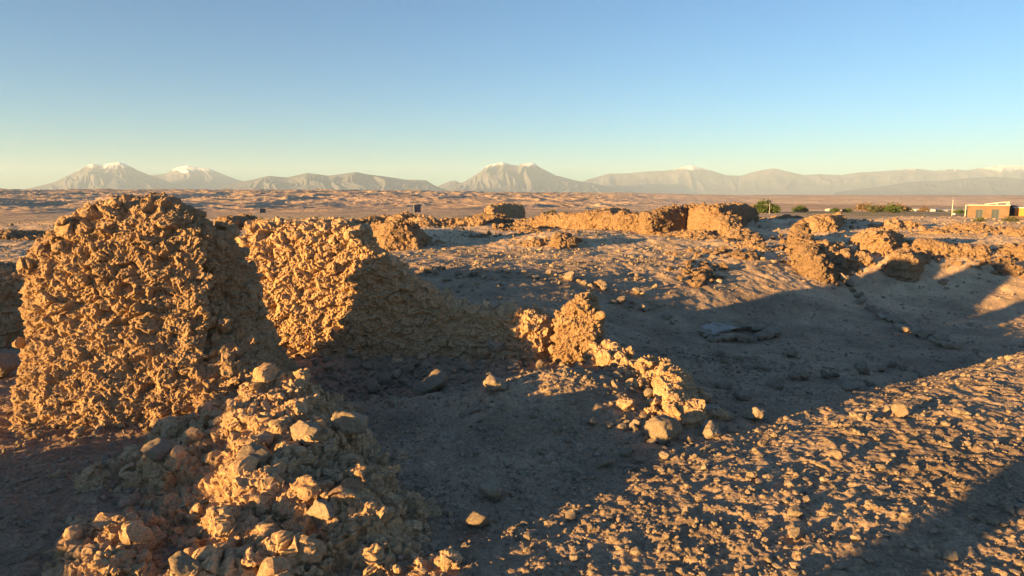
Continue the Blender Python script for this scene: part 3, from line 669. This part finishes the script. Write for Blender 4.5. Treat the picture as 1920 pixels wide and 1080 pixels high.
def mountain(name, D, sil, wn, snow_y, seed, gul=.3):
    px = np.array([p[0] for p in sil], float); hh = np.array([max(0, (361-p[1]))/1297*D for p in sil])
    n = 420; m = 110; X = np.linspace(px[0], px[-1], n); H = np.interp(X, px, hh)
    k = np.ones(3)/3; H = np.convolve(np.pad(H, 1, 'edge'), k, 'valid')
    T = np.concatenate([np.linspace(-1, 0, 80), np.linspace(0, .8, 31)[1:]])
    PXg, TT = np.meshgrid(X, T); Hg = np.tile(H, (len(T), 1))
    x = (PXg-960)/1297; r = D+TT*wn; xx = x*r*1.0; yy = r
    # height falls off the crest; gullies radiate down the slope
    fall = np.clip(1-np.abs(TT), 0, 1)**1.25
    u = PXg/(26.) + .8*vn2(PXg/40, TT*3+seed, seed); g = 1-np.abs(vn2(u, TT*1.6+seed*3, seed+1)); g2 = 1-np.abs(vn2(u*2.7, TT*3.5, seed+2)); g3 = vn2(u*6, TT*9, seed+4)
    z = Hg*(fall+gul*sstep(0, .3, np.abs(TT))*fall*(g-.6+.45*(g2-.6)+.12*g3))
    z = z-62
    z[0,:] = -75; z[-1,:] = -75
    zz = z.ravel(); v = np.stack([xx.ravel(), yy.ravel(), zz], -1); mm, nn = TT.shape
    i = np.arange(mm-1)[:,None]*nn; j = np.arange(nn-1)[None,:]; f = np.stack([i+j, i+j+1, i+nn+j+1, i+nn+j], -1).reshape(-1, 4)
    me = mesh_np(name, v, f, M['mtn'])
    sh = (361-snow_y)/1297*D-62
    sn = sstep(-1, 1, (zz-sh)/(.0035*D)+1.6*(g.ravel()-.6)+.9*g3.ravel()+.6*vn2(PXg.ravel()/9, TT.ravel()*22, 9))*.9
    a = me.attributes.new('snow', 'FLOAT', 'POINT'); a.data.foreach_set('value', sn.astype(np.float32))
    tag(link(name, me), kind='structure')
def up(s, D): return [(x, y-62*1297/D*1.0) for x, y in s]
def mt(D, sil, wn, sy, seed, gul=.3): mountain('mountain', D, up(sil, D), wn, sy-62*1297/D, seed, gul)
mt(11000, [(30,361),(50,357),(110,343),(150,325),(178,311),(185,309),(205,312),(215,308),(235,306),(245,309),(270,322),(290,330),(320,341),(345,350),(380,361)], 2500, 317, 1, .4)
mt(13200, [(230,361),(290,330),(320,327),(340,316),(360,312),(380,316),(400,318),(420,326),(450,338),(480,345),(530,361)], 1600, 322, 2)
mt(9200, [(400,361),(430,348),(470,340),(510,331),(530,333),(545,334),(580,326),(600,328),(620,331),(650,327),(672,324),(690,328),(715,331),(745,335),(760,338),(800,339),(815,348),(828,354),(850,361)], 1500, 300, 3, .42)
mt(12800, [(790,361),(820,351),(845,341),(855,340),(870,346),(900,361)], 900, 300, 4)
mt(12000, [(800,361),(835,353),(870,343),(900,325),(915,312),(925,309),(942,306),(955,310),(972,313),(980,308),(1000,307),(1010,315),(1040,330),(1080,340),(1110,345),(1150,353),(1190,361)], 2200, 312.5, 5, .4)
mt(14700, [(1040,361),(1070,350),(1100,338),(1140,327),(1170,327),(1210,323),(1240,322),(1260,320),(1280,313),(1292,312),(1305,316),(1330,322),(1355,330),(1385,331),(1410,323),(1445,317),(1460,321),(1500,330),(1530,328),(1570,330),(1600,325),(1640,323),(1680,320),(1705,318),(1740,322),(1770,319),(1800,321),(1840,315),(1870,311),(1900,313),(1950,308),(2030,314),(2100,325),(2200,361)], 1300, 316, 6, .26)
mt(11400, [(1560,361),(1650,350),(1700,342),(1760,340),(1800,336),(1850,333),(1920,338),(2000,334),(2080,345),(2140,361)], 1200, 290, 7, .16)

# ------------------------------------------------------------------ small distant things
M['adobe'] = rock_mat('adobe_wall', (.20,.14,.095), (.27,.19,.13), (.16,.115,.08), .3, 3)
M['glass'] = plain('dark_glass', (.05,.07,.09), .25, .1)
M['frame'] = plain('metal_frame', (.10,.10,.11), .5, .1)
M['cream'] = plain('cream_paint', (.72,.64,.50), .6, .06)
M['white'] = plain('white_paint', (.80,.78,.72), .6, .05)
M['dkgrey'] = plain('dark_grey_cladding', (.10,.095,.10), .8, .15)
M['orange'] = plain('orange_plaster', (.62,.24,.05), .8, .08, .6)
M['signblue'] = plain('dark_sign_face', (.05,.075,.11), .6, .3, 6)
M['grey_roof'] = plain('grey_sheet_roof', (.40,.38,.37), .6, .1)
M['leaf'] = plain('green_leaf', (.060,.095,.018), .8, .6, 1.2)
M['leaf_dk'] = plain('olive_leaf', (.075,.085,.035), .8, .4, .8)
M['leaf_br'] = plain('dry_leaf', (.17,.115,.06), .8, .35, .8)
M['bark'] = plain('bark', (.12,.085,.06), .9, .3, 8)
def root(name, loc, label, cat, group=None, rz=0):
    o = link(name, None, loc=loc); o.rotation_euler.z = rz; return tag(o, label, cat, group)
def tree(px, D, wpx, top, base, label, leaf='leaf', seed=1, name='tree', group='trees and bushes of the valley', nl=1500):
    x = X_of(px, D); z = g1(x, D); W_ = wpx/1297*D; zt = Z_of(top, D); W_ *= 1.25; h = max(W_*.4, zt-z); rng = np.random.default_rng(seed)
    o = root(name, (x, D, z), label, name if name != 'tree' else 'tree', group)
    b = MB(); b.tube((0,0,-.2), (0,0,h*.5), W_*.035, W_*.02)
    for k in range(6):
        a = rng.uniform(0, 6.28); b.tube((0,0,h*rng.uniform(.15,.4)), (math.cos(a)*W_*.3, math.sin(a)*W_*.3, h*rng.uniform(.55,.85)), W_*.018, W_*.006, 6)
    b.build('trunk', M['bark'], o)
    cl = []
    for k in range(26):
        a = rng.uniform(0, 6.28); q = rng.uniform(0, 1)**.6
        cl.append((math.cos(a)*W_*.36*q, math.sin(a)*W_*.36*q, h*(.16+.60*rng.uniform(0, 1)*(1-.5*q)), W_*rng.uniform(.11,.2)))
    cl.append((0,0,h*.75,W_*.2))
    V = []
    for k in range(nl):
        c = cl[rng.integers(len(cl))]; d = rng.normal(size=3); d /= np.linalg.norm(d); rad = c[3]*rng.uniform(.5,1.08)
        p = np.array(c[:3])+d*rad*np.array([1,1,.85*min(1.2, h/W_*1.5)]); p[2] = min(max(p[2], .05*h), h*1.03); s = W_*rng.uniform(.018,.04)
        u = rng.normal(size=3); u /= np.linalg.norm(u); w_ = np.cross(u, rng.normal(size=3)); w_ /= np.linalg.norm(w_)
        V += [p-u*s, p+w_*s*.7, p+u*s, p-w_*s*.7]
    V = np.array(V); F = np.arange(len(V)).reshape(-1, 4)
    link('crown', mesh_np('crown', V, F, M[leaf], False), o)
    return o
tree(1434, 200, 50, 380, 403, 'rounded bright green tree beside the lamp post right of the large ruin', seed=2, nl=3500)
tree(1036, 150, 24, 393, 402, 'dark olive bush beyond the long low sunlit wall', 'leaf_dk', 3, 'bush')
tree(1503, 215, 28, 395, 402, 'low green bush right of the lamp post', 'leaf', 4, 'bush')
tree(1569, 210, 20, 398, 406, 'small dark green bush at the left end of the valley shrubs', 'leaf', 5, 'bush')
tree(1590, 212, 18, 394, 406, 'upright bright green bush among the valley shrubs', 'leaf', 6, 'bush')
for k, (px, w_, tp, lf, lab) in enumerate([(1625,40,393,'leaf_br','wide dry brown thicket right of the bright green bush'),(1652,30,393,'leaf_br','dry brown shrub, second from the bright green bush'),(1662,22,397,'leaf_dk','dark low shrub in front of the dry thicket'),
    (1678,40,391,'leaf_br','dull brown tree left of the far sheds'),(1692,22,389,'leaf_dk','dark bare crown beside the dull brown tree'),(1705,22,386,'leaf_dk','tall olive tree above the far sheds'),
    (1736,24,389,'leaf_br','thin brown tree behind the white shed'),(1765,9,391,'leaf_dk','single small tree left of the white post'),(1802,24,400,'leaf','low green hedge shrub beside the white post'),(1672,40,401,'leaf','flat green shrub at the near edge of the field'),(1640,36,402,'leaf_dk','low olive shrub at the near edge of the thicket')]):
    tree(px, 260 if tp < 399 else 205, w_, tp, 402, lab, lf, 40+k, 'bush' if w_ < 30 and tp > 390 else 'tree', nl=900)
tree(1835, 27.5, 22, 438, 455, 'dark spiky shrub in the rubble, left of the pair at the right edge', 'leaf_dk', 71, 'bush', 'shrubs among the ruins', 700)
tree(1893, 30, 26, 432, 448, 'dark spiky shrub in the rubble, right of the pair at the right edge', 'leaf_dk', 72, 'bush', 'shrubs among the ruins', 700)

def wp(px, D): return X_of(px, D)
# stone house
D = 150; x0 = wp(1816, D); k = D/1297*.835*1.12; zb = g1(wp(1850, D), D); hs = root('house', (x0, D, zb), 'flat roofed stone house with two dark glazed openings at the right', 'house', 'buildings', -.583)
Wd = (1884-1816)*k; H1 = Z_of(385, D)-zb
def opening_wall(mb, xs, x_open, z_open, H, y0, y1):
    cur = xs[0]
    for (a, b_), (c, d) in zip(x_open, z_open):
        mb.box(cur, a, y0, y1, -.5, H); mb.box(a, b_, y0, y1, d, H); mb.box(a, b_, y0, y1, -.5, c); cur = b_
    mb.box(cur, xs[1], y0, y1, -.5, H)
ops = [((1830-1816)*k, (1841.5-1816)*k), ((1856-1816)*k, (1868-1816)*k)]
mb = MB(); opening_wall(mb, (0, Wd), ops, [(.05, H1*.68), (.05, H1*.70)], H1, 0, .3)
mb.box(0, .3, .3, 7, -.5, H1); mb.box(Wd-.3, Wd, .3, 7, -.5, H1); mb.box(0, Wd, 7, 7.3, -.5, H1); mb.build('wall', M['adobe'], hs)
for (a, b_) in ops:
    q = MB(); q.box(a, b_, .14, .18, .05, H1*.69); wnd = q.build('glazed_door', M['glass'], hs)
    q = MB(); m_ = (a+b_)/2
    for u in (a+.03, m_, b_-.03): q.box(u-.03, u+.03, .08, .135, .05, H1*.68)
    q.box(a, b_, .08, .13, H1*.66, H1*.68); q.build('frame', M['frame'], wnd)
q = MB(); q.box(-.15, Wd+.1, -.2, 7.4, H1+.004, H1+.12); q.build('roof', M['cream'], hs)
q = MB(); xa = (1843-1816)*k; xb = (1883-1816)*k; n_ = 10
for i in range(n_):
    u0 = xa+(xb-xa)*i/n_; u1 = xa+(xb-xa)*(i+1)/n_; za = H1+.15+.55*math.sin(i/n_*1.4); zc = H1+.15+.55*math.sin((i+1)/n_*1.4)
    q.add([(u0,.0,za),(u1,.0,zc),(u1,.5,zc),(u0,.5,za),(u0,.0,za+.14),(u1,.0,zc+.14),(u1,.5,zc+.14),(u0,.5,za+.14)], [(0,3,2,1),(4,5,6,7),(0,1,5,4),(1,2,6,5),(2,3,7,6),(3,0,4,7)])
for u in (.5, .88, .93, .99): q.box(xa+(xb-xa)*u-.05, xa+(xb-xa)*u+.05, .15, .25, H1+.12, H1+.12+.58*math.sin(u*1.4))
q.build('roof_beam', M['cream'], hs)
q = MB(); q.box(-.45, -.33, -.1, .02, -.5, H1+.1); q.build('corner_post', M['cream'], hs)
# dark annex and orange house
zb2 = zb; x1 = wp(1885.5, 152)
an = root('annex', (x1, 152, zb2), 'dark grey flat annex between the stone house and the orange house', 'building', 'buildings', -.583)
q = MB(); q.box(0, 2.3, 0, 5, -.4, 2.55); q.build('wall', M['dkgrey'], an); q = MB(); q.box(-.1, 2.6, -.3, 5.1, 2.554, 2.68); q.build('roof', M['dkgrey'], an)
q = MB(); q.box(1.5, 2.2, -.05, -.003, .05, 1.9); q.build('door', M['frame'], an)
oh = root('house', (wp(1905, 149), 149, zb), 'orange plastered house cut by the right edge', 'house', 'buildings', -.583)
q = MB(); q.box(0, 8, 0, 6, -.5, 2.15); q.build('wall', M['orange'], oh); q = MB(); q.box(-.25, 8.2, -.25, 6.2, 2.154, 2.3); q.build('roof', M['white'], oh)
q = MB(); q.box(3.2, 4.2, -.04, -.003, .8, 1.7); q.build('window', M['glass'], oh)
gw = MB(); gw.box(0, 6, 0, .3, -.6, .5); o_ = gw.build('garden_wall', M['adobe'], None, (wp(1886, 146), 146, g1(wp(1886,146),146))); tag(o_, 'low pale wall in front of the dark annex', 'wall', 'garden walls')
# posts
z_ = g1(wp(1787,150),150)
po = root('white_post', (wp(1787,150), 150, z_), 'slim white post standing left of the stone house', 'post'); q = MB(); q.tube((0,0,-.3), (0,0,Z_of(374,150)-z_), .07, .05); q.build('pole', M['cream'], po, smooth=True)
q = MB(); q.box(-.2, .2, -.2, .2, -.1, .25); q.build('base', M['white'], po); q = MB(); q.box(.14, .7, -.05, .05, .6, 1.0); q.build('meter_box', M['white'], po)
z_ = g1(wp(1444,185),185); ht_ = Z_of(379,185)-z_
lp = root('lamp_post', (wp(1444,185), 185, z_), 'grey solar lamp post in front of the rounded green tree', 'lamp post'); q = MB(); q.tube((0,0,-.3), (0,0,ht_), .09, .06); q.build('pole', M['grey_roof'], lp, smooth=True)
q = MB(); q.tube((0,0,ht_*.72), (-.9,0,ht_*.78), .05); q.box(-1.3, -.8, -.12, .12, ht_*.77, ht_*.80); q.build('lamp_arm', M['grey_roof'], lp)
q = MB(); q.add([(-.1,-.3,ht_-.1),(.5,-.3,ht_+.35),(.5,.3,ht_+.35),(-.1,.3,ht_-.1),(-.1,-.3,ht_-.04),(.5,-.3,ht_+.41),(.5,.3,ht_+.41),(-.1,.3,ht_-.04)], [(0,3,2,1),(4,5,6,7),(0,1,5,4),(1,2,6,5),(2,3,7,6),(3,0,4,7)]); q.build('solar_panel', M['signblue'], lp)
# information boards
def board(px, D, wpx, top, bot, label):
    x = wp(px, D); z = g1(x, D); w_ = wpx/1297*D*1.6; zt = Z_of(top, D)-z; zl = Z_of(bot, D)-z
    o = root('information_board', (x, D, z), label, 'sign', 'information boards', .95)
    for s in (-1, 1): q = MB(); q.box(s*w_*.44-.025, s*w_*.44+.025, .03, .07, -.3, zt); q.build('post', M['frame'], o)
    q = MB(); q.box(-w_/2, w_/2, -.03, .027, max(zl, .3), zt); p = q.build('panel', M['signblue'], o)
    q = MB(); q.box(-w_*.06, w_*.06, -.036, -.0305, max(zl,.3)+.05, zt-.05); q.box(w_*.3, w_*.42, -.036, -.0305, max(zl,.3)+.05, zt-.05); q.build('stripe', M['frame'], p)
board(782.5, 58, 11, 384, 398, 'dark upright information board on the skyline above the low ruins')
board(492, 75, 8, 391, 399, 'small brown information board in the distance behind the tallest wall')
# far sheds and field buildings
def shed(px0, px1, top, bot, D, mtl, label, rmt='white'):
    x = wp(px0, D); z = g1(wp((px0+px1)/2, D), D); w_ = (px1-px0)/1297*D; h = max(1.2, Z_of(top, D)-z)
    o = root('shed', (x, D, z), label, 'shed', 'sheds of the far farm'); q = MB(); q.box(0, w_, 0, 8, -1.5, h*.7); q.build('wall', M[mtl], o)
    q = MB(); q.add([(-.2,-.3,h*.7+.01),(w_+.2,-.3,h*.7+.01),(w_+.2,8.3,h*.7+.01),(-.2,8.3,h*.7+.01),(-.2,4,h),(w_+.2,4,h)], [(0,3,2,1),(0,1,5,4),(2,3,4,5),(1,2,5),(0,4,3)]); q.build('roof', M[rmt], o)
    q = MB(); q.box(w_*.4, w_*.55, -.06, -.003, -.2, h*.5); q.build('door', M['frame'], o)
shed(1718, 1729.5, 396.5, 400, 300, 'white', 'short white shed, left of the bright pair on the far farm')
shed(1732, 1756, 395, 399.5, 300, 'white', 'long bright white shed on the far farm')
shed(1684, 1716, 397, 401, 310, 'grey_roof', 'grey long roofed shed left of the white sheds', 'grey_roof')
shed(1708, 1716, 394, 398, 330, 'adobe', 'tan shed above the grey roofed shed', 'cream')
shed(1757, 1812, 397.5, 402, 305, 'grey_roof', 'long low grey greenhouse right of the white sheds', 'grey_roof')
shed(1564, 1580, 394.5, 399, 300, 'grey_roof', 'small grey farm building at the left end of the shrubs', 'grey_roof')

# ------------------------------------------------------------------ haze
HAZE = 1
if HAZE:
    b = MB(); b.box(-16500, 16500, -15600, 16600, -80, 560); m, n = mat('haze')
    out = n.nodes.new('ShaderNodeOutputMaterial'); v = n.nodes.new('ShaderNodeVolumePrincipled'); v.inputs['Density'].default_value = 6.5e-5
    v.inputs['Color'].default_value = (.55,.76,1,1); v.inputs['Anisotropy'].default_value = 0
    n.links.new(v.outputs[0], out.inputs['Volume']); o = b.build('haze', m); tag(o, 'thin pale haze over the valley', 'haze', kind='stuff')
print('objects', len(bpy.data.objects), 'verts', sum(len(m.vertices) for m in bpy.data.meshes))
